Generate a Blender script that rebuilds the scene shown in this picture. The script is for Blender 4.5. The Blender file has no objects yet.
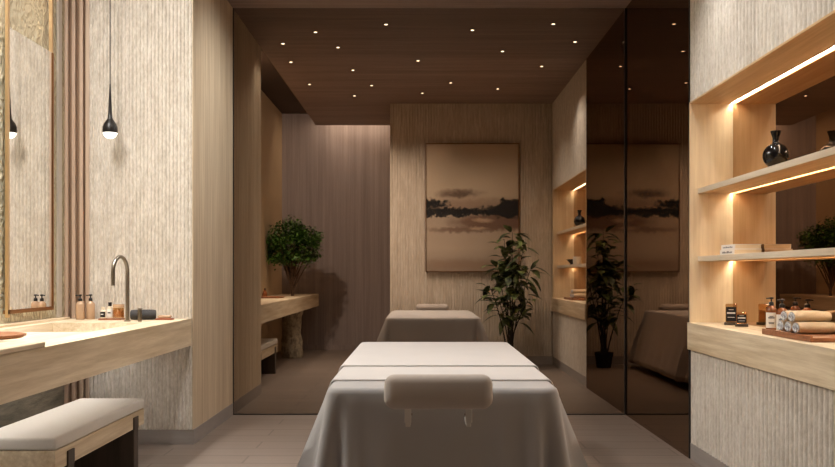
import bpy, bmesh, math, random
from mathutils import Vector, Matrix
random.seed(7)
S = bpy.context.scene
COL = S.collection
PI = math.pi
F = 911.3          # focal length in pixels of an 835 px wide frame
EYE = 1.004
D = 6.5            # distance of the see-through bronze pane standing in for a mirror
H = 2.9
XR = 1.459         # right wall face
XL = -1.341        # inner edge of the left recess / pillar face
XW = -2.10         # left wall
XM = 1.69          # mirror back of the niche
CT = 0.742         # counter top height

def at(px, py, d):
    return Vector(((px-421)*d/F, d, EYE+(274-py)*d/F))

# ------------------------------------------------------------------ materials
MATS = {}
def srgb(r, g, b):
    f = lambda c: (c/255/12.92) if c/255 <= .04045 else ((c/255+.055)/1.055)**2.4
    return (f(r), f(g), f(b), 1)

class N:
    def __init__(s, name):
        s.m = bpy.data.materials.new(name); s.m.use_nodes = True
        s.t = s.m.node_tree; s.t.nodes.clear()
        s.out = s.t.nodes.new('ShaderNodeOutputMaterial')
        MATS[name] = s.m
    def n(s, typ, **kw):
        nd = s.t.nodes.new(typ)
        for k, v in kw.items():
            if k in nd.inputs.keys(): nd.inputs[k].default_value = v
            else: setattr(nd, k, v)
        return nd
    def l(s, a, b): s.t.links.new(a, b)
    def coord(s, scale, out='Object', loc=(0,0,0), rot=(0,0,0)):
        tc = s.n('ShaderNodeTexCoord'); mp = s.n('ShaderNodeMapping')
        mp.inputs['Scale'].default_value = scale; mp.inputs['Location'].default_value = loc
        mp.inputs['Rotation'].default_value = rot
        s.l(tc.outputs[out], mp.inputs[0]); return mp.outputs[0]
    def noise(s, vec, scale=1, detail=4, rough=.6):
        nd = s.n('ShaderNodeTexNoise'); nd.inputs['Scale'].default_value = scale
        nd.inputs['Detail'].default_value = detail; nd.inputs['Roughness'].default_value = rough
        s.l(vec, nd.inputs['Vector']); return nd.outputs['Fac']
    def ramp(s, fac, stops):
        nd = s.n('ShaderNodeValToRGB'); e = nd.color_ramp.elements
        while len(e) < len(stops): e.new(.5)
        for i, (p, c) in enumerate(stops): e[i].position = p; e[i].color = c
        s.l(fac, nd.inputs[0]); return nd.outputs[0]
    def mix(s, fac, a, b, blend='MIX'):
        nd = s.n('ShaderNodeMix', data_type='RGBA', blend_type=blend)
        for v, i in ((fac, 0), (a, 6), (b, 7)):
            if hasattr(v, 'is_linked'): s.l(v, nd.inputs[i])
            else: nd.inputs[i].default_value = v
        return nd.outputs[2]
    def math(s, op, a, b=0., c=None):
        nd = s.n('ShaderNodeMath', operation=op)
        for v, i in ((a, 0), (b, 1), (c, 2)):
            if v is None: continue
            if hasattr(v, 'is_linked'): s.l(v, nd.inputs[i])
            else: nd.inputs[i].default_value = v
        return nd.outputs[0]
    def bsdf(s, col, rough=.6, metal=0, bump=None, bstr=.3, bdist=.01, **kw):
        p = s.n('ShaderNodeBsdfPrincipled')
        if hasattr(col, 'is_linked'): s.l(col, p.inputs['Base Color'])
        else: p.inputs['Base Color'].default_value = col
        p.inputs['Roughness'].default_value = rough; p.inputs['Metallic'].default_value = metal
        for k, v in kw.items(): p.inputs[k.replace('_', ' ')].default_value = v
        if bump is not None:
            b = s.n('ShaderNodeBump'); b.inputs['Strength'].default_value = bstr
            b.inputs['Distance'].default_value = bdist
            s.l(bump, b.inputs['Height']); s.l(b.outputs[0], p.inputs['Normal'])
        s.l(p.outputs[0], s.out.inputs[0]); return p

def grain(name, c1, c2, scale, rough=.6, bstr=.25, extra=None, c3=None):
    """streaky stone or wood: noise stretched along the grain"""
    k = N(name); v = k.coord(scale)
    a = k.noise(v, 1, 6, .65)
    v2 = k.coord(tuple(q*.22 for q in scale), loc=(3, 5, 1)); b = k.noise(v2, 1, 3, .5)
    f = k.math('ADD', k.math('MULTIPLY', a, .65), k.math('MULTIPLY', b, .35))
    col = k.ramp(f, [(.34, c1), (.5, c3 or tuple((x+y)/2 for x, y in zip(c1, c2))), (.64, c2)])
    k.bsdf(col, rough, bump=a, bstr=bstr, bdist=.006, **(extra or {}))

def plain(name, col, rough=.5, metal=0, nscale=None, var=.12, bstr=.15, **kw):
    k = N(name); v = k.coord((1, 1, 1)); a = k.noise(v, nscale or 60, 3)
    c2 = tuple(min(1, x*(1-var)) for x in col[:3])+(1,)
    k.bsdf(k.mix(a, col, c2), rough, metal, bump=a, bstr=bstr, bdist=.002, **kw)

def emit(name, col, st):
    k = N(name); e = k.n('ShaderNodeEmission', Color=col, Strength=st); k.l(e.outputs[0], k.out.inputs[0])

grain('travertine_v', srgb(190, 166, 134), srgb(232, 214, 186), (38, 38, 1.6), .6, .35)
grain('travertine_h', srgb(194, 169, 132), srgb(242, 225, 196), (34, 1.6, 34), .5, .3)
grain('rib_stone', srgb(192, 182, 168), srgb(234, 227, 216), (95, 95, 34), .75, .45)
grain('rib_stone_warm', srgb(188, 173, 154), srgb(224, 211, 194), (60, 60, 10), .75, .5)
grain('niche_wood', srgb(212, 188, 152), srgb(240, 220, 186), (40, 40, 1.8), .5, .2)
grain('shelf_wood', srgb(190, 152, 106), srgb(222, 188, 142), (40, 2, 40), .5, .2)
grain('shelf_edge', srgb(206, 188, 162), srgb(236, 222, 200), (40, 2, 40), .5, .2)
grain('plaster_beige', srgb(196, 168, 134), srgb(208, 182, 148), (3, 3, 2), .8, .05)
grain('back_panel', srgb(134, 120, 116), srgb(166, 152, 148), (42, 42, .7), .7, .15)
grain('ceiling_wood', srgb(124, 102, 92), srgb(160, 136, 124), (1.4, 46, 46), .6, .15)
grain('recess_ceiling', srgb(66, 48, 36), srgb(76, 56, 42), (3, 3, 3), .8, .05)
grain('skirting', srgb(150, 142, 136), srgb(164, 156, 150), (4, 4, 20), .6, .05)
grain('split_stone', srgb(84, 78, 66), srgb(150, 140, 122), (7, 5, 34), .8, .9)
grain('planter_stone', srgb(92, 76, 58), srgb(206, 196, 172), (26, 26, 20), .8, .8)
grain('batten', srgb(190, 162, 140), srgb(212, 188, 166), (50, 50, 1.2), .5, .1)
plain('batten_gap', srgb(156, 126, 100), .7)
grain('tray_wood', srgb(132, 82, 52), srgb(168, 112, 76), (6, 60, 60), .4, .15)
grain('dark_leg', srgb(62, 52, 44), srgb(84, 72, 62), (40, 40, 3), .5, .15)
plain('brass', srgb(222, 190, 148), .35, 1, 30, .1, .03)
plain('bronze_metal', srgb(150, 104, 62), .35, 1, 30, .1, .03)
plain('steel', srgb(150, 140, 126), .28, 1, 60, .08, .03)
plain('black_metal', srgb(30, 26, 24), .35, 0, 40, .1, .05)
plain('black_ceramic', srgb(14, 12, 12), .18, 0, 40, .1, .05)
plain('black_plastic', srgb(22, 18, 16), .35, 0, 40, .1, .03)
plain('white_metal', srgb(214, 208, 200), .4, 0, 40, .05, .03)
plain('white_ceramic', srgb(232, 226, 216), .3, 0, 40, .05, .03)
plain('amber', srgb(132, 76, 42), .12, 0, 40, .1, .02)
plain('blush', srgb(198, 164, 132), .25, 0, 40, .06, .02)
plain('cream', srgb(230, 216, 190), .7, 0, 90, .08, .1)
plain('paper', srgb(236, 222, 194), .8, 0, 150, .1, .1)
plain('label_white', srgb(236, 232, 226), .6, 0, 90, .03, .02)
plain('label_black', srgb(18, 16, 16), .5, 0, 90, .03, .02)
plain('print_grey', srgb(120, 120, 124), .6, 0, 90, .03, .02)
plain('grey_towel', srgb(70, 68, 68), .95, 0, 220, .3, .6)
plain('soap', srgb(170, 96, 62), .5, 0, 60, .15, .1)
plain('bark', srgb(92, 66, 46), .8, 0, 60, .4, .5)
plain('stem', srgb(52, 44, 30), .7, 0, 60, .3, .2)
plain('soil', srgb(44, 32, 24), .9, 0, 80, .4, .6)
plain('pot_black', srgb(26, 22, 22), .5, 0, 40, .1, .05)
plain('seat_cushion', srgb(224, 217, 206), .85, 0, 160, .1, .25)

def fabric(name, col, wv=420):
    k = N(name); v = k.coord((1, 1, 1))
    w = k.n('ShaderNodeTexNoise'); w.inputs['Scale'].default_value = wv; w.inputs['Detail'].default_value = 2
    k.l(v, w.inputs['Vector'])
    b = k.noise(v, 5, 3)
    c2 = tuple(x*.9 for x in col[:3])+(1,)
    k.bsdf(k.mix(b, col, c2), .9, bump=w.outputs['Fac'], bstr=.12, bdist=.002, Sheen_Weight=.15)
fabric('sheet_linen', srgb(178, 174, 172))
fabric('blanket_linen', srgb(206, 200, 196))
fabric('headrest_fabric', srgb(190, 178, 168))

k = N('towel_cotton'); v = k.coord((1, 1, 1)); a = k.noise(v, 240, 3)
k.bsdf(k.mix(a, srgb(226, 206, 176), srgb(190, 164, 130)), .95, bump=a, bstr=.8, bdist=.004)
k = N('towel_end')                                    # rolled layers of white terry
v = k.coord((1, 1, 1)); a = k.noise(v, 150, 4)
k.bsdf(k.ramp(a, [(.4, srgb(120, 124, 132)), (.55, srgb(236, 234, 232))]), .95, bump=a, bstr=.8, bdist=.004)

k = N('floor_planks'); v = k.coord((1, 1, 1))
br = k.n('ShaderNodeTexBrick', offset=.5)
for nm, val in (('Scale', 1), ('Brick Width', .95), ('Row Height', .21), ('Mortar Size', .006), ('Mortar Smooth', .2), ('Bias', 0)):
    br.inputs[nm].default_value = val
br.inputs['Color1'].default_value = srgb(136, 121, 110); br.inputs['Color2'].default_value = srgb(126, 112, 101)
br.inputs['Mortar'].default_value = srgb(92, 79, 70); k.l(v, br.inputs['Vector'])
g = k.noise(k.coord((1.6, 30, 1)), 1, 5)
c = k.mix(.35, br.outputs['Color'], k.ramp(g, [(.3, srgb(110, 97, 88)), (.7, srgb(144, 130, 119))]))
k.bsdf(c, .42, bump=g, bstr=.06, bdist=.004)

k = N('hammered_glass'); v = k.coord((1, 1, .8))
vo = k.n('ShaderNodeTexVoronoi', feature='SMOOTH_F1'); vo.inputs['Scale'].default_value = 44
vo.inputs['Smoothness'].default_value = .6
nz = k.n('ShaderNodeTexNoise'); nz.inputs['Scale'].default_value = 9; k.l(v, nz.inputs['Vector'])
mx = k.n('ShaderNodeMix', data_type='VECTOR'); mx.inputs[0].default_value = .12
k.l(v, mx.inputs[4]); k.l(nz.outputs['Color'], mx.inputs[5]); k.l(mx.outputs[1], vo.inputs['Vector'])
k.bsdf(srgb(226, 218, 190), .22, .3, bump=vo.outputs['Distance'], bstr=.7, bdist=.02)

def mirror(name, col, rough):
    k = N(name); g = k.n('ShaderNodeBsdfGlossy', Color=col, Roughness=rough)
    k.l(g.outputs[0], k.out.inputs[0])
mirror('silver_mirror', (.92, .90, .87, 1), .0)
mirror('bronze_mirror', (.31, .235, .18, 1), .015)
mirror('niche_mirror', (.60, .45, .33, 1), .01)

k = N('bronze_glass')                                  # see-through stand-in for a bronze mirror, tint applied at each face
t = k.n('ShaderNodeBsdfTransparent', Color=(.60, .55, .50, 1)); g = k.n('ShaderNodeBsdfGlossy', Color=(.9, .8, .7, 1), Roughness=.02)
m = k.n('ShaderNodeMixShader'); m.inputs[0].default_value = .0008
k.l(t.outputs[0], m.inputs[1]); k.l(g.outputs[0], m.inputs[2]); k.l(m.outputs[0], k.out.inputs[0])
k = N('clear_amber_glass')
t = k.n('ShaderNodeBsdfTransparent', Color=(.92, .76, .55, 1)); g = k.n('ShaderNodeBsdfGlossy', Roughness=.03)
m = k.n('ShaderNodeMixShader'); m.inputs[0].default_value = .12
k.l(t.outputs[0], m.inputs[1]); k.l(g.outputs[0], m.inputs[2]); k.l(m.outputs[0], k.out.inputs[0])

emit('led_strip', (1, .87, .68, 1), 58)
emit('under_fill', (1, .97, .94, 1), 9)
emit('lamp_glow', (1, .84, .64, 1), 14)
emit('bulb_glow', (1, .93, .82, 1), 3.2)

def leafmat(name, c1, c2, sc):
    k = N(name); v = k.coord((1, 1, 1)); a = k.noise(v, sc, 2)
    k.bsdf(k.ramp(a, [(.38, c1), (.62, c2)]), .45)
leafmat('tree_leaf', srgb(36, 68, 16), srgb(98, 138, 50), 22)
leafmat('plant_leaf', srgb(38, 50, 26), srgb(120, 134, 78), 9)

# landscape painting: soft dark shore shapes over a tan sky and water
k = N('landscape_paint')
tc = k.n('ShaderNodeTexCoord'); sp = k.n('ShaderNodeSeparateXYZ'); k.l(tc.outputs['Generated'], sp.inputs[0])
u, w = sp.outputs[0], sp.outputs[2]
cmb = k.n('ShaderNodeCombineXYZ'); k.l(k.math('MULTIPLY', u, 5), cmb.inputs[0]); k.l(k.math('MULTIPLY', w, 12), cmb.inputs[2])
n1 = k.math('SUBTRACT', k.noise(cmb.outputs[0], 1, 6, .7), .5)
cmb2 = k.n('ShaderNodeCombineXYZ'); k.l(k.math('MULTIPLY', u, 16), cmb2.inputs[0]); k.l(k.math('MULTIPLY', w, 20), cmb2.inputs[2])
n2 = k.math('SUBTRACT', k.noise(cmb2.outputs[0], 1, 5, .7), .5)
sky = k.ramp(w, [(0, srgb(156, 138, 120)), (.18, srgb(194, 174, 152)), (.4, srgb(184, 164, 142)), (.6, srgb(206, 186, 160)), (1, srgb(206, 184, 156))])
big = k.noise(k.coord((2.2, 2.2, 2.2), 'Generated'), 1, 5)
colr = k.mix(k.math('MULTIPLY', big, .35), sky, srgb(146, 124, 104))
def blob(colr, cu, cw, ru, rw, tint, soft=.35, amount=1., wob=.5):
    a = k.math('POWER', k.math('ABSOLUTE', k.math('DIVIDE', k.math('SUBTRACT', k.math('ADD', u, k.math('MULTIPLY', n1, .8*wob)), cu), ru)), 2.)
    b = k.math('POWER', k.math('ABSOLUTE', k.math('DIVIDE', k.math('SUBTRACT', k.math('ADD', w, k.math('MULTIPLY', n2, .16*wob)), cw), rw)), 2.)
    s_ = k.math('SQRT', k.math('ADD', a, b))
    mr = k.n('ShaderNodeMapRange', interpolation_type='SMOOTHSTEP')
    mr.inputs['From Min'].default_value = 1+soft; mr.inputs['From Max'].default_value = 1-soft
    mr.inputs['To Min'].default_value = 0; mr.inputs['To Max'].default_value = amount
    k.l(s_, mr.inputs['Value'])
    return k.mix(mr.outputs[0], colr, tint)
dk = srgb(30, 25, 23); br_ = srgb(116, 86, 68); mid = srgb(146, 118, 96)
colr = blob(colr, .34, .612, .24, .03, srgb(122, 98, 80), .6, .8)
colr = blob(colr, .34, .60, .13, .022, srgb(98, 78, 64), .6, .8)
colr = blob(colr, .5, .52, .7, .05, mid, .8, .7)
colr = blob(colr, .78, .385, .50, .06, br_, .35, .95)
colr = blob(colr, .40, .325, .36, .02, br_, .5, .8)
colr = blob(colr, .20, .465, .50, .034, dk, .25, 1, .9)
colr = blob(colr, .04, .53, .20, .032, dk, .25, 1, .9)
colr = blob(colr, .96, .475, .40, .055, dk, .16, 1, .7)
colr = blob(colr, .86, .52, .13, .045, dk, .16, 1, .7)
colr = blob(colr, 1.0, .50, .14, .06, dk, .16, 1, .7)
colr = blob(colr, .60, .40, .09, .014, srgb(196, 168, 138), .7, .8, .35)
colr = blob(colr, .56, .335, .08, .012, srgb(196, 168, 138), .7, .8, .35)
colr = blob(colr, .4, .05, .5, .04, mid, .8, .8)
k.bsdf(colr, .8, bump=n2, bstr=.1, bdist=.004)

# ------------------------------------------------------------------ mesh helpers
def new(): return bmesh.new()
def box(bm, x0, x1, y0, y1, z0, z1, bev=0, seg=2):
    m = Matrix.Translation(((x0+x1)/2, (y0+y1)/2, (z0+z1)/2)) @ Matrix.Diagonal((x1-x0, y1-y0, z1-z0, 1))
    r = bmesh.ops.create_cube(bm, size=1, matrix=m)
    if bev:
        ed = list({e for v in r['verts'] for e in v.link_edges})
        bmesh.ops.bevel(bm, geom=ed, offset=bev, segments=seg, profile=.5, affect='EDGES')
    return bm
def lathe(bm, prof, c=(0, 0, 0), seg=32, sx=1, sy=1):
    rings = []
    for r, z in prof:
        if r < 1e-5: rings.append([bm.verts.new((c[0], c[1], c[2]+z))])
        else: rings.append([bm.verts.new((c[0]+r*sx*math.cos(2*PI*i/seg), c[1]+r*sy*math.sin(2*PI*i/seg), c[2]+z)) for i in range(seg)])
    for a, b in zip(rings, rings[1:]):
        for i in range(seg):
            j = (i+1) % seg
            if len(a) == 1 and len(b) == 1: continue
            if len(a) == 1: bm.faces.new((a[0], b[j], b[i]))
            elif len(b) == 1: bm.faces.new((a[i], a[j], b[0]))
            else: bm.faces.new((a[i], a[j], b[j], b[i]))
    for rg, fl in ((rings[0], 1), (rings[-1], 0)):
        if len(rg) > 1: bm.faces.new(rg[::-1] if fl else rg)
    return bm
def tube(bm, pts, rad, seg=10):
    pts = [Vector(p) for p in pts]; rr = rad if isinstance(rad, (list, tuple)) else [rad]*len(pts)
    rings = []; up = None
    for i, p in enumerate(pts):
        t = (pts[min(i+1, len(pts)-1)]-pts[max(i-1, 0)]).normalized()
        if up is None: up = t.orthogonal().normalized()
        up = (up - t*up.dot(t)).normalized(); s = t.cross(up)
        rings.append([bm.verts.new(p+(up*math.cos(2*PI*k_/seg)+s*math.sin(2*PI*k_/seg))*rr[i]) for k_ in range(seg)])
    for a, b in zip(rings, rings[1:]):
        for i in range(seg): bm.faces.new((a[i], a[(i+1) % seg], b[(i+1) % seg], b[i]))
    bm.faces.new(rings[0][::-1]); bm.faces.new(rings[-1]); return bm
def prism(bm, poly, a0, a1, axis='z'):
    f = {'z': lambda p, a: (p[0], p[1], a), 'y': lambda p, a: (p[0], a, p[1]), 'x': lambda p, a: (a, p[0], p[1])}[axis]
    A = [bm.verts.new(f(p, a0)) for p in poly]; B = [bm.verts.new(f(p, a1)) for p in poly]
    n = len(poly)
    for i in range(n): bm.faces.new((A[i], A[(i+1) % n], B[(i+1) % n], B[i]))
    bm.faces.new(A[::-1]); bm.faces.new(B)
    bmesh.ops.recalc_face_normals(bm, faces=bm.faces[:]); return bm
def obj(name, bm, mat, parent=None, loc=(0, 0, 0), smooth=False, ang=40, rot=None):
    me = bpy.data.meshes.new(name); bmesh.ops.recalc_face_normals(bm, faces=bm.faces[:])
    bm.to_mesh(me); bm.free()
    o = bpy.data.objects.new(name, me); COL.objects.link(o)
    for mm in (mat if isinstance(mat, (list, tuple)) else [mat]): me.materials.append(MATS[mm])
    if parent: o.parent = parent
    o.location = loc
    if rot: o.rotation_euler = rot
    if smooth:
        for p in me.polygons: p.use_smooth = True
        me.set_sharp_from_angle(angle=math.radians(ang))
    return o
def tag(o, label, cat, group=None):
    o['label'] = label; o['category'] = cat
    if group: o['group'] = group
    return o
def thing(name, label, cat, loc=(0, 0, 0), group=None, rz=0):
    o = bpy.data.objects.new(name, None); o.empty_display_size = .1; COL.objects.link(o)
    o.location = loc; o.rotation_euler = (0, 0, rz); return tag(o, label, cat, group)
def struct(name, bm, mat, parent=None, **kw):
    o = obj(name, bm, mat, parent, **kw); o['kind'] = 'structure'; return o
def copy_tree(o, parent=None):
    c = o.copy(); COL.objects.link(c)
    if parent: c.parent = parent
    for ch in [q for q in list(bpy.data.objects) if q.parent == o]: copy_tree(ch, c)
    return c
def dup(o, loc, label, rz=None, group=None):
    c = copy_tree(o); c.location = loc; c['label'] = label
    if rz is not None: c.rotation_euler = (0, 0, rz)
    if group: c['group'] = group
    return c

def ribs(bm, axis, a0, a1, face, out, z0, z1, pitch=.022, depth=.006, thick=.05):
    """wall slab whose visible face is fluted; axis 'x': runs along x at y=face; 'y': runs along y at x=face; out = sign of the outward normal"""
    n = max(1, round((a1-a0)/pitch)); p = (a1-a0)/n; prof = []
    for i in range(n):
        for t, h in ((0, 0), (.10, .25), (.2, .75), (.35, 1), (.65, 1), (.8, .75), (.9, .25)):
            prof.append((a0+(i+t)*p, face-out*depth*(1-h)))
    prof.append((a1, face-out*depth)); prof += [(a1, face-out*thick), (a0, face-out*thick)]
    poly = prof if axis == 'x' else [(b, a) for a, b in prof]
    return prism(bm, poly, z0, z1)

# ------------------------------------------------------------------ room shell
B0 = -0.8                       # wall behind the camera
YP = 10.14                      # wall with the painting
YB = 12.03                      # far wall of the left recess
struct('floor', box(new(), XW-.1, XR+.35, B0-.1, YB+.1, -.1, 0), 'floor_planks')
struct('ceiling', box(new(), XL, XR+.35, B0, 11.62, H, H+.22), 'ceiling_wood')
struct('ceiling_recess', box(new(), XW-.1, XR+.35, B0, YB+.1, H+.22, H+.3), 'recess_ceiling')
# pillar that carries the end of the glass
PX = -1.953; P0, P1 = 5.36, 7.64
struct('wall_pillar', box(new(), XW-.1, XL, P0+.05, P1, .0, H+.22), 'travertine_v')
bm = new(); ribs(bm, 'x', PX, XL-.004, P0, -1, .088, H+.22, .022, .006, .05)
struct('wall_pillar_front', bm, 'rib_stone')
bm = new(); box(bm, XL-.004, XL, P0, P0+.05, .088, H+.22); struct('trim_1', bm, 'travertine_v')
bm = new(); box(bm, PX, XL-.004, P0+.006, P0+.05, 0, .086); box(bm, XL-.006, XL-.0005, P0+.05, P1, 0, .086)
box(bm, XL-.004, XL+.0025, P0+.006, P1, 0, .086)
struct('baseboard_pillar', bm, 'skirting')
# left wall: hammered gold glass above the counter, split stone below
struct('wall_left', box(new(), XW-.08, XW, B0, P0+.05, CT, H+.22), 'hammered_glass')
struct('wall_left_lower', box(new(), XW-.08, XW, B0, P0+.05, 0, CT), 'split_stone')
struct('wall_left_far', box(new(), XW, -1.835, P1, YB, 0, H+.22), 'plaster_beige')
struct('trim_5', box(new(), XW+.0005, XW+.012, 5.25, 5.30, CT+.014, H+.21), 'white_metal')
# upright battens between glass and ribbed pillar
t = thing('batten_panel', 'tall upright tan wood battens between gold glass wall and ribbed pillar', 'wall panel', (-2.03, P0+.0505, 0))
obj('backing', box(new(), -.07, .077, -.012, -.001, 0, H+.22), 'batten_gap', t)
for x in (-.0585, -.0155, .0300, .0660):
    obj('batten', box(new(), x-.011, x+.011, -.05, -.0125, 0, H+.22, .005), 'batten', t)
# back walls
bm = new(); ribs(bm, 'x', -.345, XR, YP, -1, .09, H, .03, .007, .05); struct('wall_back', bm, 'rib_stone_warm')
struct('wall_back_side', box(new(), -.345, XR+.35, YP+.05, YB, 0, H), 'travertine_v')
struct('baseboard_back', box(new(), -.345, XR, YP+.004, YP+.05, 0, .09), 'skirting')
struct('wall_far', box(new(), XW-.1, XR+.35, YB, YB+.1, 0, H+.22), 'back_panel')
struct('baseboard_far', box(new(), -1.835, -.345, YB-.012, YB, 0, .07), 'back_panel')
struct('wall_behind_camera', box(new(), XW-.1, XR+.35, B0-.1, B0, 0, H+.22), 'back_panel')

def right_wall(y0, y1, suffix):
    """ribbed wall with a mirror-backed niche, over y0..y1"""
    n0, n1 = NICHE[suffix]
    bm = new(); ribs(bm, 'y', y0, y1, XR, -1, 1.936, H, .044, .012, .05); struct('wall_right_upper'+suffix, bm, 'rib_stone')
    bm = new(); ribs(bm, 'y', y0, y1, XR+.004, -1, .088, .592, .044, .013, .05); struct('wall_right_lower'+suffix, bm, 'rib_stone')
    struct('baseboard_right'+suffix, box(new(), XR+.006, XR+.05, y0, y1, 0, .086), 'skirting')
    bm = new(); box(bm, XR+.05, XM+.06, y0, y1, 1.936, H); box(bm, XR+.05, XM+.06, y0, y1, 0, .592)
    if y0 < n0: box(bm, XR, XM+.06, y0, n0, CT, 1.936)
    if n1 < y1: box(bm, XR, XM+.06, n1, y1, CT, 1.936)
    struct('wall_right_core'+suffix, bm, 'niche_wood')
    bm = new(); box(bm, XR-.001, XM-.014, n0, n1, 1.926, 1.9355); struct('trim_2'+suffix, bm, 'shelf_wood')
    bm = new(); box(bm, XR-.001, XM, n0, n0+.012, CT, 1.926); struct('trim_3'+suffix, bm, 'niche_wood')
    bm = new(); box(bm, XR-.001, XM, n1-.012, n1, CT, 1.926); struct('trim_4'+suffix, bm, 'niche_wood')
NICHE = {'': (2.93, 4.95), '_far': (8.05, 10.07)}
right_wall(B0, 4.955, '')
right_wall(8.045, YP, '_far')

where = {'': 'right-hand niche of the near room', '_far': 'far niche seen beyond the glass'}
def niche(suffix):
    n0, n1 = NICHE[suffix]; y0, y1 = n0+.012, n1-.012; w = where[suffix]
    far = suffix != ''
    tag(obj('niche_mirror', box(new(), XM, XM+.012, n0, n1, CT, 1.926), 'niche_mirror'),
        'dark bronze mirror panel at the back of the '+w, 'mirror')
    st = tag(obj('light_strip', box(new(), XM-.012, XM-.002, y0, y1, 1.931, 1.935), 'led_strip'),
        'warm LED light strip under the top of the '+w, 'light')
    for (zt, nm) in ((1.467, 'upper'), (1.10, 'lower')):
        t = thing('shelf', '%s pale wood shelf in the %s' % (nm, w), 'shelf', (0, 0, zt), 'niche shelves')
        bm = new(); box(bm, XR+.046, XM-.0005, y0, y1, -.012, 0, .001); box(bm, XR+.046, XM-.014, y0, y1, -.028, -.0122, .001); obj('board', bm, 'shelf_wood', t)
        obj('edge_band', box(new(), XR+.041, XR+.0455, y0, y1, -.028, 0, .001), 'shelf_edge', t)
        obj('light_strip', box(new(), XM-.012, XM-.002, y0, y1, -.018, -.0125), 'led_strip', t)
    y0w, y1w = (B0+.002, 4.953) if not far else (8.047, YP-.002)
    bm = new(); box(bm, XR-.012, XM+.05, y0w, y1w, .595, CT-.0005, .002)
    tag(obj('stone_counter', bm, 'travertine_h'), 'thick travertine counter slab running along the bottom of the '+w, 'counter')
niche(''); niche('_far')

# bronze mirror cladding on the right wall either side of the glass
def side_mirror(y0, y1, label):
    t = thing('mirror_cladding', label, 'mirror', (XR, (y0+y1)/2, 0))
    hl = (y1-y0)/2
    obj('mirror_sheet', box(new(), 0, .012, -hl, hl, .0, H), 'bronze_mirror', t)
    obj('edge_strip', box(new(), -.002, .012, -hl-.004, -hl, 0, H), 'black_metal', t)
    obj('backing', box(new(), .0125, .2, -hl, hl, 0, H), 'batten_gap', t)
side_mirror(4.961, D-.012, 'tall dark bronze mirror cladding on the right wall, between ribbed wall and glass corner')
side_mirror(D+.012, 8.04, 'dark bronze mirror cladding seen beyond the glass, next to the far lit niche')

# bronze mirror built as tinted glass; the room beyond is its reflection, modelled
o = struct('bronze_pane', box(new(), XL+.003, XR-.003, D-.005, D+.005, .007, H-.001), 'bronze_glass')
bm = new(); box(bm, XL+.0005, XR-.001, D-.008, D+.008, .0003, .007)
box(bm, XL+.0005, XL+.006, D-.008, D+.008, .007, H-.001)
box(bm, XR-.009, XR-.001, D-.011, D+.011, .0003, H-.001)
f_ = struct('pane_frame', bm, 'black_metal', o)

# ------------------------------------------------------------------ ceiling downlights
DL = [(283,43.3),(315.5,31.7),(338,47),(386,24),(291,61.7),(353,69.8),(309.5,84),(371.6,85.2),(354.5,95.5),(418,60.4),
      (472.4,29.7),(553.4,23.6),(502.5,50.9),(575,41.5),(541.6,66),(450.7,82.5),(422.4,92.8),(497.8,88.6)]
DL.sort(); ORD = 'first second third fourth fifth sixth seventh eighth ninth tenth eleventh twelfth thirteenth fourteenth fifteenth sixteenth seventeenth'.split()
def spot(loc, e, size=115, col=(1, .96, .91), rad=.03, tgt=None):
    l = bpy.data.lights.new('lamp', 'SPOT'); l.energy = e; l.spot_size = math.radians(size); l.spot_blend = .9
    l.color = col; l.shadow_soft_size = rad
    o = bpy.data.objects.new('lamp', l); COL.objects.link(o); o.location = loc
    if tgt is not None: o.rotation_euler = (Vector(tgt)-Vector(loc)).to_track_quat('-Z', 'Y').to_euler()
    return o
def downlight(x, y, label, e):
    t = thing('downlight', label, 'ceiling light', (x, y, H), 'small recessed ceiling downlights')
    obj('lens', lathe(new(), [(.0, -.004), (.0135, -.004), (.0135, -.0005), (0, -.0005)], seg=20), 'lamp_glow', t)
    obj('rim', lathe(new(), [(.0145, -.0005), (.0145, -.005), (.022, -.005), (.024, -.0005), (.02, -.0003)], seg=20), 'black_metal', t)
    s_ = spot((0, 0, -.012), e); s_.parent = t
E_FAR, E_NEAR = 74, 54
for i, (px, py) in enumerate(DL):
    d = (H-EYE)*F/(274-py); e_ = E_FAR if d > 8.3 else 14
    nm = ('leftmost' if i == 0 else 'rightmost' if i == len(DL)-1 else ORD[i]+' from the left')
    downlight((px-421)*d/F, d, 'small glowing recessed downlight in the dark wood ceiling, %s of the eighteen' % nm, e_)
for i, (x, y) in enumerate([(-.85, 3.5), (-.85, 4.6), (1.08, 3.4), (1.08, 4.3), (-.1, 5.6)]):  # unseen downlights, set to light counter and right wall; last beside the pillar spot
    downlight(x, y, 'small recessed downlight in the near ceiling, unseen above the frame, placed to light the near room', E_NEAR if y < 5 else 4)
spot((-.12, 5.6, H-.03), 75, 105, tgt=(XL, 5.95, 1.1))  # added unseen spot, aimed to brighten the pillar's side face

# ------------------------------------------------------------------ left counters, sink, tap
def counter_left(name, label, x0, x1, y0, y1, hole=None, hole_d=.09, bottom=True, raised=None):
    t = thing(name, label, 'counter', ((x0+x1)/2, (y0+y1)/2, CT)); cx, cy = t.location.x, t.location.y
    bm = new(); zb = -.158
    L = lambda a, b, c, d, e, f, bev=0: box(bm, a-cx, b-cx, c-cy, d-cy, e, f, bev)
    if hole:
        a, b, c, d = hole
        L(b, x1, y0, y1, zb, 0); L(x0, a, y0, y1, zb, 0); L(a, b, y0, c, zb, 0); L(a, b, d, y1, zb, 0)
        if bottom: L(a, b, c, d, zb, -hole_d)
    else: L(x0, x1, y0, y1, zb, 0)
    obj('slab', bm, 'travertine_h', t)
    return t
CX1 = XL-.008
t = counter_left('vanity_counter', 'thick travertine vanity counter with sunken basin along the left wall', XW+.0003, CX1, .6, 5.3598, (-1.98, -1.50, 4.12, 4.9), .07)
cx, cy = t.location.x, t.location.y
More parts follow.
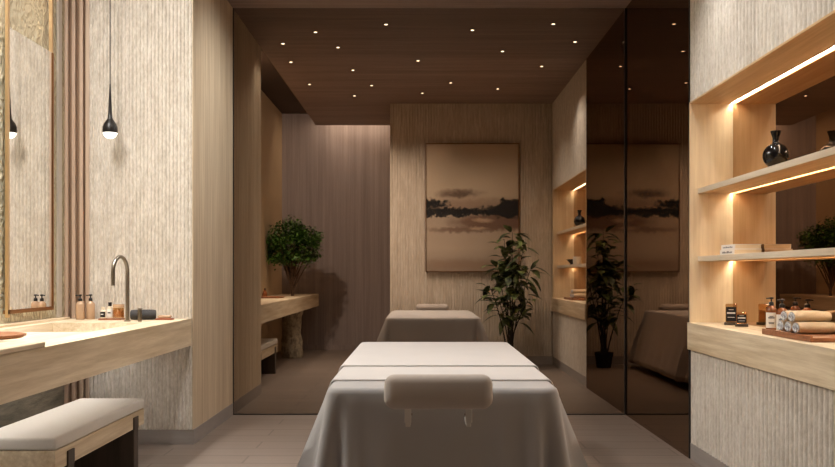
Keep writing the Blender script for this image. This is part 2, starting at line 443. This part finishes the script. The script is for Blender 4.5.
bm = new(); box(bm, -1.98-cx+.001, -1.50-cx-.001, 4.121-cy, 4.899-cy, -.0699, -.062)
obj('basin_floor', bm, 'white_ceramic', t)
bm = new(); box(bm, -1.80-cx, -1.75-cx, 2.6-cy, 5.25-cy, -.166, -.1582); obj('light_strip', bm, 'under_fill', t)  # added unseen glow strip, fill for the bench and ribs below the counter
obj('drain', lathe(new(), [(.022, 0), (.022, .003), (.016, .004), (0, .0035)], (-1.74-cx, 4.5-cy, -.062), 20), 'steel', t)
bm = new(); box(bm, XW+.003-cx, CX1+.002-cx, .6-cy, 3.27-cy, .0003, .02, .004); obj('raised_top', bm, 'travertine_h', t)
bm = new(); box(bm, XW+.003-cx, XW+.06-cx, 3.28-cy, 5.3-cy, .0003, .012, .002); obj('back_ledge', bm, 'travertine_h', t)
counter_left('long_counter', 'long travertine counter with tree above, seen beyond the glass at left', -1.833, CX1, P1+.004, YB-.014, (-1.66, -1.44, 10.84, 11.06), bottom=False)

t = thing('faucet', 'tall brushed steel gooseneck faucet behind the basin', 'faucet', (-1.622, 5.035, CT))
obj('base_ring', lathe(new(), [(.017, 0), (.017, .006), (.012, .008), (0, .008)], seg=20), 'steel', t, smooth=True)
pts = [(0, 0, .006), (0, 0, .10), (0, 0, .2)]; R = .088; dx, dy = -.12, -.99
for i in range(0, 15):
    a = PI*i/14
    o_ = R-R*math.cos(a); pts.append((o_*dx, o_*dy, .268+R*math.sin(a)))
pts += [(2*R*dx, 2*R*dy, .24), (2*R*dx, 2*R*dy, .2)]
obj('spout', tube(new(), pts, .0105, 14), 'steel', t, smooth=True)
t = thing('tap_lever', 'short brushed steel tap post beside the gooseneck faucet', 'tap', (-1.543, 5.0, CT))
obj('post', lathe(new(), [(.011, 0), (.011, .07), (.009, .074), (0, .075)], seg=18), 'steel', t, smooth=True)
obj('lever', tube(new(), [(0, 0, .068), (.016, -.012, .072)], .0035, 8), 'steel', t)

# round tray on the raised part
t = thing('round_tray', 'round reddish-brown wooden tray on the near end of the vanity counter', 'tray', (-1.663, 3.41, CT+.021))
obj('dish', lathe(new(), [(0, 0), (.155, 0), (.172, .008), (.172, .015), (.166, .015), (.155, .008), (0, .007)], seg=48), 'tray_wood', t, smooth=True)
tray0 = t
dup(tray0, (-1.66, 9.95, CT+.001), 'round wooden tray on the long counter beyond the glass')

def pump_bottle(label, loc, r, h, body, cat='bottle', group=None, lab=None, label_rot=0, hexa=28):
    t = thing('pump_bottle', label, cat, loc, group, label_rot)
    obj('body', lathe(new(), [(0, 0), (r*.92, 0), (r, .004), (r, h*.78), (r*.93, h*.88), (r*.6, h*.96), (r*.42, h), (0, h)], seg=hexa), body, t, smooth=True)
    pm = lathe(new(), [(0, h), (r*.46, h+.0005), (r*.46, h+.013), (r*.3, h+.018), (.0035, h+.019), (.0035, h+.03), (r*.42, h+.031), (r*.42, h+.038), (0, h+.040)], seg=18)
    tube(pm, [(0, 0, h+.035), (-.022, -.012, h+.033)], .0035, 8)
    obj('pump', pm, 'black_plastic', t, smooth=True)
    if lab:
        bm = new(); n = 12; a0, a1 = -PI/2-1.15, -PI/2+1.15; pr = []
        vs = [[bm.verts.new(((r+.0008)*math.cos(a0+(a1-a0)*i/n), (r+.0008)*math.sin(a0+(a1-a0)*i/n), z)) for i in range(n+1)] for z in (h*.1, h*.72)]
        for i in range(n): bm.faces.new((vs[0][i], vs[0][i+1], vs[1][i+1], vs[1][i]))
        lo = obj('label', bm, lab, t, smooth=True)
        for q, (z, hw) in enumerate(((h*.55, .35), (h*.48, .55), (h*.3, .5), (h*.26, .45))):
            bm = new(); n = 6; b0, b1 = -PI/2-hw, -PI/2+hw
            vs = [[bm.verts.new(((r+.0014)*math.cos(b0+(b1-b0)*i/n), (r+.0014)*math.sin(b0+(b1-b0)*i/n), zz)) for i in range(n+1)] for zz in (z, z+.004 if q != 1 else z+.007)]
            for i in range(n): bm.faces.new((vs[0][i], vs[0][i+1], vs[1][i+1], vs[1][i]))
            obj('print', bm, 'print_grey', lo)
    return t
pump_bottle('blush pump bottle with black pump by the battens, left of its pair', (-1.960, 5.24, CT+.0005), .024, .105, 'blush', group='blush pump bottles on the vanity')
pump_bottle('blush pump bottle with black pump by the battens, right of its pair', (-1.911, 5.27, CT+.0005), .024, .105, 'blush', group='blush pump bottles on the vanity')

t = thing('vanity_tray', 'small dark wooden tray holding toiletries behind the faucet', 'tray', (-1.765, 5.2, CT+.0005))
obj('board', box(new(), -.066, .066, -.035, .035, 0, .010, .003), 'tray_wood', t)
def label_jar(name, label, loc, r, h, glass, cap, lab, cap_h, cat, neck=None):
    t = thing(name, label, cat, loc)
    n = neck or r*.55
    obj('body', lathe(new(), [(0, 0), (r, 0), (r, h*.8), (r*.8, h*.92), (n, h*.96), (n, h), (0, h)], seg=24), glass, t, smooth=True)
    obj('cap', lathe(new(), [(0, h+.0003), (n*1.15, h+.0003), (n*1.15, h+cap_h), (0, h+cap_h)], seg=20), cap, t, smooth=True)
    bm = new(); m_ = 10; a0, a1 = -PI/2-1.0, -PI/2+1.2
    vs = [[bm.verts.new(((r+.0008)*math.cos(a0+(a1-a0)*i/m_), (r+.0008)*math.sin(a0+(a1-a0)*i/m_), z)) for i in range(m_+1)] for z in (h*.12, h*.74)]
    for i in range(m_): bm.faces.new((vs[0][i], vs[0][i+1], vs[1][i+1], vs[1][i]))
    lo = obj('label', bm, lab, t)
    bm = new(); vs = [[bm.verts.new(((r+.0014)*math.cos(-PI/2-.5+1.0*i/6), (r+.0014)*math.sin(-PI/2-.5+1.0*i/6), z)) for i in range(7)] for z in (h*.4, h*.5)]
    for i in range(6): bm.faces.new((vs[0][i], vs[0][i+1], vs[1][i+1], vs[1][i]))
    obj('print', bm, 'label_white' if lab == 'label_black' else 'label_black', lo)
label_jar('small_bottle', 'small bottle with black label and pale cap on the vanity tray', (-1.808, 5.18, CT+.011), .015, .05, 'cream', 'cream', 'label_black', .014, 'bottle')
label_jar('small_bottle', 'small white bottle with black cap on the vanity tray', (-1.773, 5.195, CT+.011), .016, .068, 'cream', 'black_plastic', 'label_white', .022, 'bottle')
t = thing('glass_jar', 'amber glass jar with brass rim on the vanity tray', 'jar', (-1.727, 5.205, CT+.011))
obj('jar_body', lathe(new(), [(0, 0), (.031, 0), (.031, .06), (.029, .06), (.029, .004), (0, .004)], seg=28), 'clear_amber_glass', t, smooth=True)
obj('wax', lathe(new(), [(0, .0045), (.0285, .0045), (.0285, .045), (0, .045)], seg=24), 'blush', t, smooth=True)
obj('lid', lathe(new(), [(0, .0605), (.032, .0605), (.032, .078), (0, .079)], seg=28), 'blush', t, smooth=True)
obj('rim_band', lathe(new(), [(.0312, .0575), (.0325, .0575), (.0325, .0604), (.0312, .0604)], seg=28), 'brass', t)

def roll(bm, L, ry, rz, turns=2.6, seg=60, th=.006):
    """rolled towel: spiral cross-section extruded along x"""
    ns = 14; secs = []
    out = [(1.0*math.cos(2*PI*i/seg), 1.0*math.sin(2*PI*i/seg)) for i in range(seg)]
    xs = [0, .012, .03]+[L*(i/6) for i in range(1, 6)]+[L-.03, L-.012, L]
    xs = sorted(xs)
    rings = []
    for x in xs:
        e = min(x, L-x); s_ = 1-.10*max(0, 1-e/.03)**2
        rings.append([bm.verts.new((x, p[0]*ry*s_*(1+.02*math.sin(x*90+p[1]*3)), p[1]*rz*s_)) for p in out])
    for a, b in zip(rings, rings[1:]):
        for i in range(seg): bm.faces.new((a[i], a[(i+1) % seg], b[(i+1) % seg], b[i]))
    bm.faces.new(rings[0][::-1]); bm.faces.new(rings[-1]); return bm
def spiral(bm, x, ry, rz, turns=3, n=70, w=.0016, out=-.003):
    pts = []
    for i in range(n+1):
        s_ = i/n; a = s_*turns*2*PI; r = .12+.72*s_
        pts.append((x, r*ry*math.cos(a), r*rz*math.sin(a)))
    return tube(bm, pts, w*1.3, 5)
def towel(name, label, loc, L, ry, rz, body, end, group=None, rotz=0):
    t = thing(name, label, 'towel', loc, group, rotz)
    obj('body', roll(new(), L, ry, rz), body, t, smooth=True, ang=50)
    e = new(); n = 40
    for x0 in (-.0015,):
        lathe_ = [e.verts.new((x0, .86*ry*math.cos(2*PI*i/n), .86*rz*math.sin(2*PI*i/n))) for i in range(n)]
        e.faces.new(lathe_)
    sp_ = spiral(e, -.0018, ry*.92, rz*.92)
    obj('rolled_end', e, end, t)
    return t
towel('rolled_towel', 'dark grey rolled hand towel on the vanity beside the tap post', (-1.655, 5.20, CT+.0295), .138, .034, .029, 'grey_towel', 'grey_towel', rotz=.25)
t = thing('soap_dish', 'terracotta soap bar on a small dish at the pillar end of the vanity', 'soap', (-1.462, 5.2, CT+.0005))
obj('dish', box(new(), -.048, .048, -.03, .03, 0, .009, .004), 'soap', t)
obj('soap_bar', box(new(), -.036, .036, -.02, .02, .0095, .027, .007, 3), 'blush', t, smooth=True)

# small bottle on the far counter
t = thing('small_bottle', 'small dark brown bottle on the long counter beyond the glass', 'bottle', (-1.765, 10.3, CT+.0005))
obj('body', lathe(new(), [(0, 0), (.028, 0), (.03, .03), (.022, .06), (.01, .07), (.01, .085), (0, .085)], seg=20), 'amber', t, smooth=True)
obj('cap', lathe(new(), [(0, .0855), (.012, .0855), (.012, .1), (0, .1)], seg=16), 'black_plastic', t)

# ------------------------------------------------------------------ wall mirror with brass posts
t = thing('wall_mirror', 'tall rectangular mirror in a bronze frame hung between brass posts on the gold glass wall', 'mirror', (XW, 4.82, 0))
m0, m1 = 4.56-4.82, 5.12-4.82; z0, z1 = .815, 2.245
obj('mirror_glass', box(new(), .012, .030, m0+.02, m1-.006, z0+.008, z1), 'silver_mirror', t)
bm = new(); box(bm, .01, .034, m1-.006, m1+.010, z0, z1); box(bm, .01, .034, m0, m1+.010, z0-.012, z0+.008); obj('frame', bm, 'bronze_metal', t)
obj('post', box(new(), .02, .034, m0-.004, m0+.018, z0-.03, H+.21), 'brass', t)
obj('post', box(new(), .012, .031, m1-.009, m1+.008, z1+.0005, H+.21), 'brass', t)

# ------------------------------------------------------------------ pendant
t = thing('pendant_light', 'slim black teardrop pendant lamp hanging in front of the ribbed pillar', 'pendant light', (-1.781, 5.22, 1.83))
obj('cord', tube(new(), [(0, 0, .26), (0, 0, 1.28)], .0028, 8), 'black_metal', t)
obj('shade', lathe(new(), [(.041, -.018), (.0425, -.004), (.041, .016), (.034, .036), (.022, .052), (.014, .066), (.0105, .1), (.008, .16), (.005, .22), (.0035, .262), (0, .263)], seg=36), 'black_metal', t, smooth=True)
obj('bulb', lathe(new(), [(0, -.052), (.016, -.049), (.030, -.038), (.038, -.0245), (.0398, -.0185), (0, -.0184)], seg=32), 'bulb_glow', t, smooth=True)

# ------------------------------------------------------------------ bench
t = thing('bench', 'low bench with pale upholstered seat and dark slab legs in front of the vanity', 'bench', (-1.64, 4.25, 0))
hx, hy = .172, .59; zt = .345
obj('cushion', box(new(), -hx, hx, -hy, hy, zt-.052, zt, .012, 4), 'seat_cushion', t, smooth=True)
obj('frame', box(new(), -hx+.002, hx-.002, -hy+.002, hy-.002, zt-.136, zt-.0535, .003), 'travertine_h', t)
for s_ in (-1, 1):
    y = s_*(hy-.155)
    bm = new(); box(bm, -hx+.03, hx+.004, y-.035, y+.035, 0, zt-.1365, .003); box(bm, hx-.0015, hx+.006, y-.035, y+.035, zt-.137, zt-.075, .001)
    obj('leg', bm, 'dark_leg', t)
bench0 = t
dup(bench0, (-1.64, 13-4.25, 0), 'low upholstered bench under the long counter beyond the glass', PI and 0)

# ------------------------------------------------------------------ massage tables
TX, TY, TH = .075, 4.115, .611; THX, THY = .405, .985
def outline(hx, hy, r, n=22, open_y=None):
    """rounded rectangle; if open_y is given it is the U from (-hx, open_y) round the +y end to (hx, open_y)"""
    pts = []
    def side(a, b, m):
        for i in range(m): pts.append(Vector(a).lerp(Vector(b), i/m))
    def corner(cx, cy, a0):
        for i in range(n): 
            a = a0-PI/2*i/n; pts.append(Vector((cx+r*math.cos(a), cy+r*math.sin(a))))
    side((-hx, -hy+r) if open_y is None else (-hx, open_y), (-hx, hy-r), 84); corner(-hx+r, hy-r, PI)
    side((-hx+r, hy), (hx-r, hy), 56); corner(hx-r, hy-r, PI/2)
    side((hx, hy-r), (hx, -hy+r) if open_y is None else (hx, open_y), 84)
    if open_y is None:
        corner(hx-r, -hy+r, 0); side((hx-r, -hy), (-hx+r, -hy), 56); corner(-hx+r, -hy+r, -PI/2)
    else: pts.append(Vector((hx, open_y)))
    return pts
def drape(hx, hy, off, ztop, zhem, open_y=None, seed=0, th=.004):
    r = .055; pts = outline(hx+off, hy+off, r, open_y=open_y); n = len(pts); bm = new()
    nor = []
    for i, p in enumerate(pts):
        q = Vector((max(-hx+r, min(hx-r, p.x)), max(-hy+r, min(hy-r, p.y))))
        d_ = p-q
        if open_y is not None and abs(p.y-open_y) < .3 and abs(p.y) < hy-r: d_ = Vector((p.x, 0))
        nor.append(d_.normalized())
    rr = .022; rings = []
    lv = [(-rr, 0), (-rr*.6, -rr*.08), (-rr*.25, -rr*.35), (0, -rr*.95)]
    K = 14; dr = ztop-zhem
    for k_ in range(1, K+1): lv.append((None, -rr-(dr-rr)*k_/K))
    for (o_, dz) in lv:
        ring = []
        for p, nn in zip(pts, nor):
            if o_ is None:
                f = (-dz-rr)/.6
                cnr = min(1, (abs(nn.x*nn.y)*2))           # 1 at the corners
                sd = abs(nn.x)
                fl = .11*sd+.035*(1-sd)
                fl = fl*f*1.5+.075*cnr*f
                # pleats: two folds beside each corner, gentle waves on the sides
                gx = abs(abs(p.x)-hx); gy = abs(abs(p.y)-hy); g_ = gx+gy
                if min(gx, gy) < .09 and g_ < .5:
                    ff = min(1, f*2.0); sg = 1 if gy > gx else .55
                    fl += ff*(.042*sg*math.exp(-((g_-.085)/.028)**2)-.06*math.exp(-((g_-.040)/.018)**2)+.018*math.exp(-((g_-.19)/.05)**2))
                fl += f*.010*math.sin(p.y*9+p.x*7+seed)+f*.006*math.sin(p.y*23-p.x*17+seed)
                ring.append(bm.verts.new((p.x+nn.x*fl, p.y+nn.y*fl, ztop+dz)))
            else: ring.append(bm.verts.new((p.x+nn.x*o_, p.y+nn.y*o_, ztop+dz)))
        rings.append(ring)
    for a, b in zip(rings, rings[1:]):
        for i in range(n if open_y is None else n-1):
            bm.faces.new((a[i], a[(i+1) % n], b[(i+1) % n], b[i]))
    # top skin in strips
    top = rings[0]
    if open_y is None: bm.faces.new(top)
    else: bm.faces.new(top)
    return bm
def solid(o, th):
    m = o.modifiers.new('thickness', 'SOLIDIFY'); m.thickness = th; m.offset = -1; return o

t = thing('massage_table', 'massage table in the foreground with grey padded headrest towards the camera', 'massage table', (TX, TY, 0), 'massage tables')
obj('mattress', box(new(), -THX+.012, THX-.012, -THY+.012, THY-.012, TH-.11, TH-.008, .02, 3), 'cream', t, smooth=True)
obj('table_frame', box(new(), -THX+.05, THX-.05, -THY+.05, THY-.05, TH-.17, TH-.111, .004), 'dark_leg', t)
for sx in (-1, 1):
    for sy in (-1, 1):
        obj('leg', box(new(), sx*.29-.03, sx*.29+.03, sy*.75-.03, sy*.75+.03, 0, TH-.171, .004), 'dark_leg', t)
# headrest: a padded roll tipped towards the camera, on two white brackets
hr = obj('headrest', box(new(), -.178, .178, -.045, .045, -.056, .056, .034, 6), 'headrest_fabric', t, loc=(-.018, -THY-.135, .617), smooth=True, ang=80, rot=(math.radians(-14), 0, 0))
for s_ in (-1, 1):
    x = -.018+s_*.1
    bm = new(); box(bm, x-.011, x+.011, -THY-.14, -THY-.128, .515, .6, .002)
    obj('bracket', bm, 'white_metal', t)
    bm = new(); box(bm, x-.008, x+.008, -THY-.13, -THY+.06, .50, .515, .002); obj('bracket_arm', bm, 'white_metal', t)
    bm = tube(new(), [(x-s_*.011, -THY-.134, .543), (x-s_*.015, -THY-.134, .543)], .004, 10); obj('bolt', bm, 'steel', t)
table0 = t
sh = solid(obj('bed_sheet', drape(THX, THY, 0, TH, .06), 'sheet_linen', None, (TX, TY, 0), True, 60), .003)
tag(sh, 'grey-white linen sheet hanging to the floor over the foreground massage table', 'sheet')
OY = 3.34-TY
bl = thing('blanket', 'off-white blanket laid in two layers across the foreground massage table', 'blanket', (TX, TY, 0))
solid(obj('cover', drape(THX, THY, .006, TH+.0065, .07, OY), 'blanket_linen', bl, (0, 0, 0), True, 60), .006)
solid(obj('folded_layer', drape(THX, THY, .0125, TH+.0135, .08, 3.80-TY), 'blanket_linen', bl, (0, 0, 0), True, 60), .006)
# mirror reflection of the table, modelled as a copy beyond the glass
dup(table0, (TX+.03, 13-TY, 0), 'massage table beyond the bronze glass, headrest against the painting wall', PI)
dup(sh, (TX+.03, 13-TY, 0), 'linen sheet over the far massage table beyond the glass', PI)
dup(bl, (TX+.03, 13-TY, 0), 'blanket draped over the foot of the far massage table beyond the glass', PI)

# ------------------------------------------------------------------ niche objects
def vase(label, loc):
    t = thing('vase', label, 'vase', loc)
    pr = [(0, 0), (.026, 0), (.030, .004)]
    for i in range(1, 16):
        a = -PI/2+.55+(PI-1.0)*i/15
        pr.append((.056*math.cos(a), .058+.056*math.sin(a)))
    pr += [(.017, .112), (.014, .118), (.0135, .136), (.018, .15), (.0225, .163), (.0225, .167), (.018, .166), (.012, .145), (0, .14)]
    obj('body', lathe(new(), pr, seg=40), 'black_ceramic', t, smooth=True)
    return t
vase('round black ceramic vase with flared neck on the upper shelf of the right-hand niche', (1.565, 4.02, 1.4675))
vase('round black vase on the upper shelf of the far niche beyond the glass', (1.565, 9.0, 1.4675))
t = thing('bowl', 'small black footed bowl on the lower shelf of the far niche', 'bowl', (1.56, 9.42, 1.1005))
obj('body', lathe(new(), [(0, 0), (.022, 0), (.018, .012), (.045, .04), (.06, .055), (.056, .055), (.04, .038), (0, .022)], seg=32), 'black_ceramic', t, smooth=True)
t = thing('cup', 'white cup beside the black bowl on the far lower shelf', 'cup', (1.545, 9.02, 1.1005))
obj('body', lathe(new(), [(0, 0), (.036, 0), (.04, .01), (.042, .075), (.038, .075), (.035, .01), (0, .008)], seg=32), 'white_ceramic', t, smooth=True)

def book(label, loc, lx, ly, h, cover, group, text=True):
    t = thing('book', label, 'book', loc, group)
    obj('pages', box(new(), .004, lx-.0005, .003, ly-.003, .003, h-.003), 'paper', t)
    bm = new(); box(bm, 0, lx, 0, ly, 0, .0028); box(bm, 0, lx, 0, ly, h-.0028, h); box(bm, 0, .0038, 0, ly, .0028, h-.0028)
    c = obj('cover', bm, cover, t)
    if text:
        bm = new(); y = .03
        for w_ in (.02, .012, .03, .016, .024, .01, .018):
            if y+w_ > ly-.02: break
            box(bm, -.0008, -.0001, y, y+w_, h*.3, h*(.5+.25*random.random())); y += w_+.006
        obj('spine_print', bm, 'print_grey', c)
    return t
book('cream book with white printed spine on the lower right-hand shelf, under the other', (1.545, 4.50, 1.1005), .138, .21, .027, 'label_white', 'books on the lower shelf')
book('cream book with white printed spine on the lower right-hand shelf, on top of the other', (1.55, 4.505, 1.128), .133, .2, .024, 'label_white', 'books on the lower shelf')

def candle(label, loc, w, h, g):
    t = thing('candle_jar', label, 'candle', loc, g, -.35)
    hw = w/2
    obj('wood_base', box(new(), -hw-.006, hw+.006, -hw-.006, hw+.006, 0, .013, .002), 'dark_leg', t)
    bm = new(); box(bm, -hw, hw, -hw, hw, .0133, h, .004)
    obj('glass', bm, 'clear_amber_glass', t)
    bm = new(); box(bm, -hw+.004, hw-.004, -hw+.004, hw-.004, .0165, h*.72, .003); obj('wax', bm, 'blush', t)
    bm = new(); box(bm, -hw+.003, hw-.003, -hw-.0012, -hw-.0002, .02, h*.86); lo = obj('label', bm, 'label_black', t)
    bm = new()
    z = .02+(h*.86-.02)*.52
    for a, b, c, d in ((-.5, .5, 0, .075), (-.3, .3, .26, .03), (-.42, .42, -.26, .03)):
        box(bm, a*w*.72, b*w*.72, -hw-.002, -hw-.0013, z+c*h*.7-.0, z+c*h*.7+d*h)
    obj('print', bm, 'label_white', lo)
candle('taller black-labelled glass candle on a wooden base on the right-hand counter', (1.60, 4.70, CT), .056, .108, 'black-labelled candles')
candle('shorter black-labelled glass candle on a wooden base in front of the taller one', (1.603, 4.555, CT), .05, .07, 'black-labelled candles')
pump_bottle('amber pump bottle with white label beside the towels, left of its pair', (1.634, 4.25, CT), .025, .115, 'amber', group='amber pump bottles on the counter', lab='label_white', label_rot=-.35)
pump_bottle('amber pump bottle with white label beside the towels, right of its pair', (1.633, 4.12, CT), .027, .11, 'amber', group='amber pump bottles on the counter', lab='label_white', label_rot=-.35)

def towel_set(y0, sgn, w, g):
    tr = thing('wooden_tray', 'reddish-brown wooden tray under the rolled towels '+w, 'tray', (1.59, y0, CT))
    bm = new(); box(bm, -.1, .095, -.25, .25, 0, .018, .003)
    obj('board', bm, 'tray_wood', tr)
    bm = new(); box(bm, -.1, -.09, -.25, .25, .0183, .024, .002); box(bm, .085, .095, -.25, .25, .0183, .024, .002); obj('rim', bm, 'tray_wood', tr)
    nm3 = ('farthest in the bottom row', 'middle of the bottom row', 'nearest in the bottom row')
    for i, a in enumerate((.135, .055, -.025)):
        towel('rolled_towel', 'rolled cream towel %s, %s' % (w, nm3[i]), (1.527, y0+sgn*a, CT+.043), .15, .0385, .0235, 'towel_cotton', 'towel_end', g)
    for i, a in enumerate((.098, .018)):
        towel('rolled_towel', 'rolled cream towel %s, %s' % (w, ('farther on top', 'nearer on top')[i]), (1.527, y0+sgn*a, CT+.086), .15, .0385, .0225, 'towel_cotton', 'towel_end', g)
towel_set(3.735, 1, 'on the right-hand counter', 'rolled towels on the near counter')
towel_set(13-3.735, -1, 'on the far counter beyond the glass', 'rolled towels on the far counter')

# ------------------------------------------------------------------ painting
p0 = at(425.5, 272, YP-.03); p1 = at(519.3, 143.3, YP-.03)
t = thing('painting', 'large tan and black landscape painting of a misty shore on the far ribbed wall', 'painting', ((p0.x+p1.x)/2, YP-.002, p0.z))
w_, h_ = (p1.x-p0.x)/2, p1.z-p0.z
obj('canvas', box(new(), -w_+.008, w_-.008, -.034, -.02, .008, h_-.008), 'landscape_paint', t)
bm = new(); fw = .009
box(bm, -w_, -w_+fw, -.04, 0, 0, h_); box(bm, w_-fw, w_, -.04, 0, 0, h_); box(bm, -w_+fw, w_-fw, -.04, 0, 0, fw); box(bm, -w_+fw, w_-fw, -.04, 0, h_-fw, h_)
obj('frame', bm, 'bronze_metal', t)

# ------------------------------------------------------------------ plants
def leaf(bm, p, d, L, W, n=4, droop=.25, up=Vector((0, 0, 1))):
    d = d.normalized(); s = d.cross(up)
    if s.length < .1: s = d.cross(Vector((1, 0, 0)))
    s.normalize(); nrm = s.cross(d).normalized(); rows = []
    for i in range(n+1):
        t_ = i/n; c = p+d*L*t_-Vector((0, 0, droop*L*t_*t_))
        wv = W*math.sin(PI*min(.97, max(.06, t_))**.8)*.5
        rows.append((bm.verts.new(c-s*wv+nrm*wv*.3), bm.verts.new(c), bm.verts.new(c+s*wv+nrm*wv*.3)))
    for a, b in zip(rows, rows[1:]):
        bm.faces.new((a[0], a[1], b[1], b[0])); bm.faces.new((a[1], a[2], b[2], b[1]))
rnd = random.Random(3)
# tall leafy plant by the painting
base = Vector((.955, 9.78, 0))
t = thing('potted_plant', 'tall potted plant with many thin stems and broad green leaves by the painting', 'plant', base)
obj('pot', lathe(new(), [(0, 0), (.075, 0), (.09, .1), (.1, .155), (.1, .165), (.088, .165), (.085, .15), (.07, .012), (0, .012)], seg=32), 'pot_black', t, smooth=True)
obj('soil', lathe(new(), [(0, .0125), (.068, .0125), (.082, .145), (0, .15)], seg=24), 'soil', t)
lf = new(); stemtips = []
tips = [(512-421, 232), (505-421, 240), (522-421, 245), (496-421, 262), (531-421, 268), (488-421, 285), (519-421, 280), (508-421, 262), (527-421, 300), (500-421, 300)]
for i, (px, py) in enumerate(tips):
    tp = Vector((px*9.75/F, 9.72+.16*math.sin(i*2.3), EYE+(274-py)*9.75/F))-base
    b = Vector((.03*math.cos(i*1.9), .03*math.sin(i*1.9), .14))
    md = b.lerp(tp, .55)+Vector((-tp.x*.18, 0, .03)); pts = []
    for k_ in range(9):
        q = k_/8; pts.append((1-q)**2*b+2*q*(1-q)*md+q*q*tp)
    obj('stem', tube(new(), pts, [.009-.0008*k_ for k_ in range(9)], 7), 'stem', t, smooth=True)
    L = sum((pts[j+1]-pts[j]).length for j in range(8))
    for j in range(int(L*26)):
        q = rnd.uniform(.5, 1.02)
        c = (1-q)**2*b+2*q*(1-q)*md+q*q*tp
        a = rnd.uniform(0, 2*PI); dr_ = Vector((math.cos(a), math.sin(a)*.55-.15, rnd.uniform(-.45, .55)))
        c = c+dr_*rnd.uniform(.01, .07)
        leaf(lf, c, dr_, rnd.uniform(.09, .19), rnd.uniform(.06, .105), 5, rnd.uniform(.1, .5))
for v in lf.verts:
    if v.co.y > YP-.05-base.y: v.co.y = YP-.05-base.y-.01*rnd.random()
    if v.co.x > XR-.02-base.x: v.co.x = XR-.02-base.x
obj('foliage', lf, 'plant_leaf', t, smooth=True, ang=80)

# rounded tree growing through the long counter
base = Vector((-1.55, 10.95, 0))
t = thing('potted_tree', 'bushy rounded green tree in a rough stone planter, growing up through the far counter', 'tree', base)
pr = []
for i in range(15):
    z = .575*i/14; pr.append((.118+.012*math.sin(z*13)+.007*math.sin(z*37), z))
bm = lathe(new(), [(0, 0)]+pr+[(.09, .575), (.085, .53), (0, .53)], seg=36)
for v in bm.verts:
    r_ = 1+.05*math.sin(v.co.x*60+v.co.z*31)*math.sin(v.co.y*53+v.co.z*17); v.co.x *= r_; v.co.y *= r_
obj('planter', bm, 'planter_stone', t, smooth=True, ang=60)
ctr = Vector((0, 0, 1.345)); RX, RZ = .345, .285
br = new(); tube(br, [(0, 0, .5), (.008, 0, .78), (0, .01, .98)], [.022, .018, .016], 10)
leafc = []
for i in range(26):
    a = i*2.4; el = -.35+1.8*((i*.618) % 1); rad = .55+.4*((i*.37) % 1)
    e = ctr+Vector((RX*rad*math.cos(a)*math.cos(el*.8), RX*.85*rad*math.sin(a)*math.cos(el*.8), RZ*rad*math.sin(el)))
    s0 = Vector((0, .0, .78+.2*((i*.31) % 1)))
    tube(br, [s0, s0.lerp(e, .5)+Vector((0, 0, .02)), e], [.009, .006, .003], 6)
    leafc.append(e)
obj('trunk', br, 'bark', t, smooth=True)
lf = new(); cl = []
for i in range(120):
    while True:
        p = Vector((rnd.uniform(-1, 1), rnd.uniform(-1, 1), rnd.uniform(-1, 1)))
        if .35 < p.length < 1 and p.z > -.85: break
    cl.append(ctr+Vector((p.x*RX, p.y*RX*.82, p.z*RZ)))
for c in cl:
    for j in range(50):
        p = Vector((rnd.gauss(0, 1), rnd.gauss(0, 1), rnd.gauss(0, 1)))*.033
        d_ = Vector((rnd.uniform(-1, 1), rnd.uniform(-1, 1), rnd.uniform(-.5, .9)))
        leaf(lf, c+p, d_, rnd.uniform(.03, .05), rnd.uniform(.02, .032), 2, .2)
for v in lf.verts:
    if v.co.x < -1.83-base.x: v.co.x = -1.83-base.x
obj('foliage', lf, 'tree_leaf', t, smooth=True, ang=80)

# ------------------------------------------------------------------ lamps
def area(loc, rot, sx, sy, e, col):
    l = bpy.data.lights.new('lamp', 'AREA'); l.shape = 'RECTANGLE'; l.size = sx; l.size_y = sy; l.energy = e; l.color = col
    o = bpy.data.objects.new('lamp', l); COL.objects.link(o); o.location = loc; o.rotation_euler = rot; return o
area((-1.72, 3.75, H+.2), (0, math.radians(-30), 0), .5, 1.3, 108, (1, .96, .91))
area((0, B0+.03, 1.6), (PI/2, 0, 0), 2.4, 2.0, 1.5, (.92, .96, 1))  # added weak fill from behind the camera, no fixture there
spot((-1.72, 4.3, H+.19), 150, 62, (.97, .98, 1))
spot((-1.72, 3.3, H+.19), 130, 62, (.97, .98, 1))           # cove over the vanity
spot((-1.66, 8.3, H+.17), 330, 100, (1, .94, .87), .05, (-1.62, 11.4, .9))  # added lamp hidden behind the pillar, brightens tree and far wall
area((-.85, 11.82, H+.16), (0, 0, 0),   .9, .25, 12, (1, .92, .80))                          # cove at the far wall

w = bpy.data.worlds.new('World'); S.world = w; w.use_nodes = True
w.node_tree.nodes['Background'].inputs[0].default_value = (.02, .018, .016, 1)

# ------------------------------------------------------------------ camera
cam = bpy.data.cameras.new('camera'); co = bpy.data.objects.new('camera', cam); COL.objects.link(co)
cam.sensor_width = 36; cam.lens = 36*F/835
cam.shift_x = -(421-417.5)/835; cam.shift_y = (274-233.5)/835
cam.clip_start = .05
co.location = (0, 0, EYE); co.rotation_euler = (PI/2, 0, 0)
S.camera = co
S.view_settings.view_transform = 'Standard'; S.view_settings.look = 'None'
S.view_settings.exposure = 0.0; S.view_settings.gamma = 1
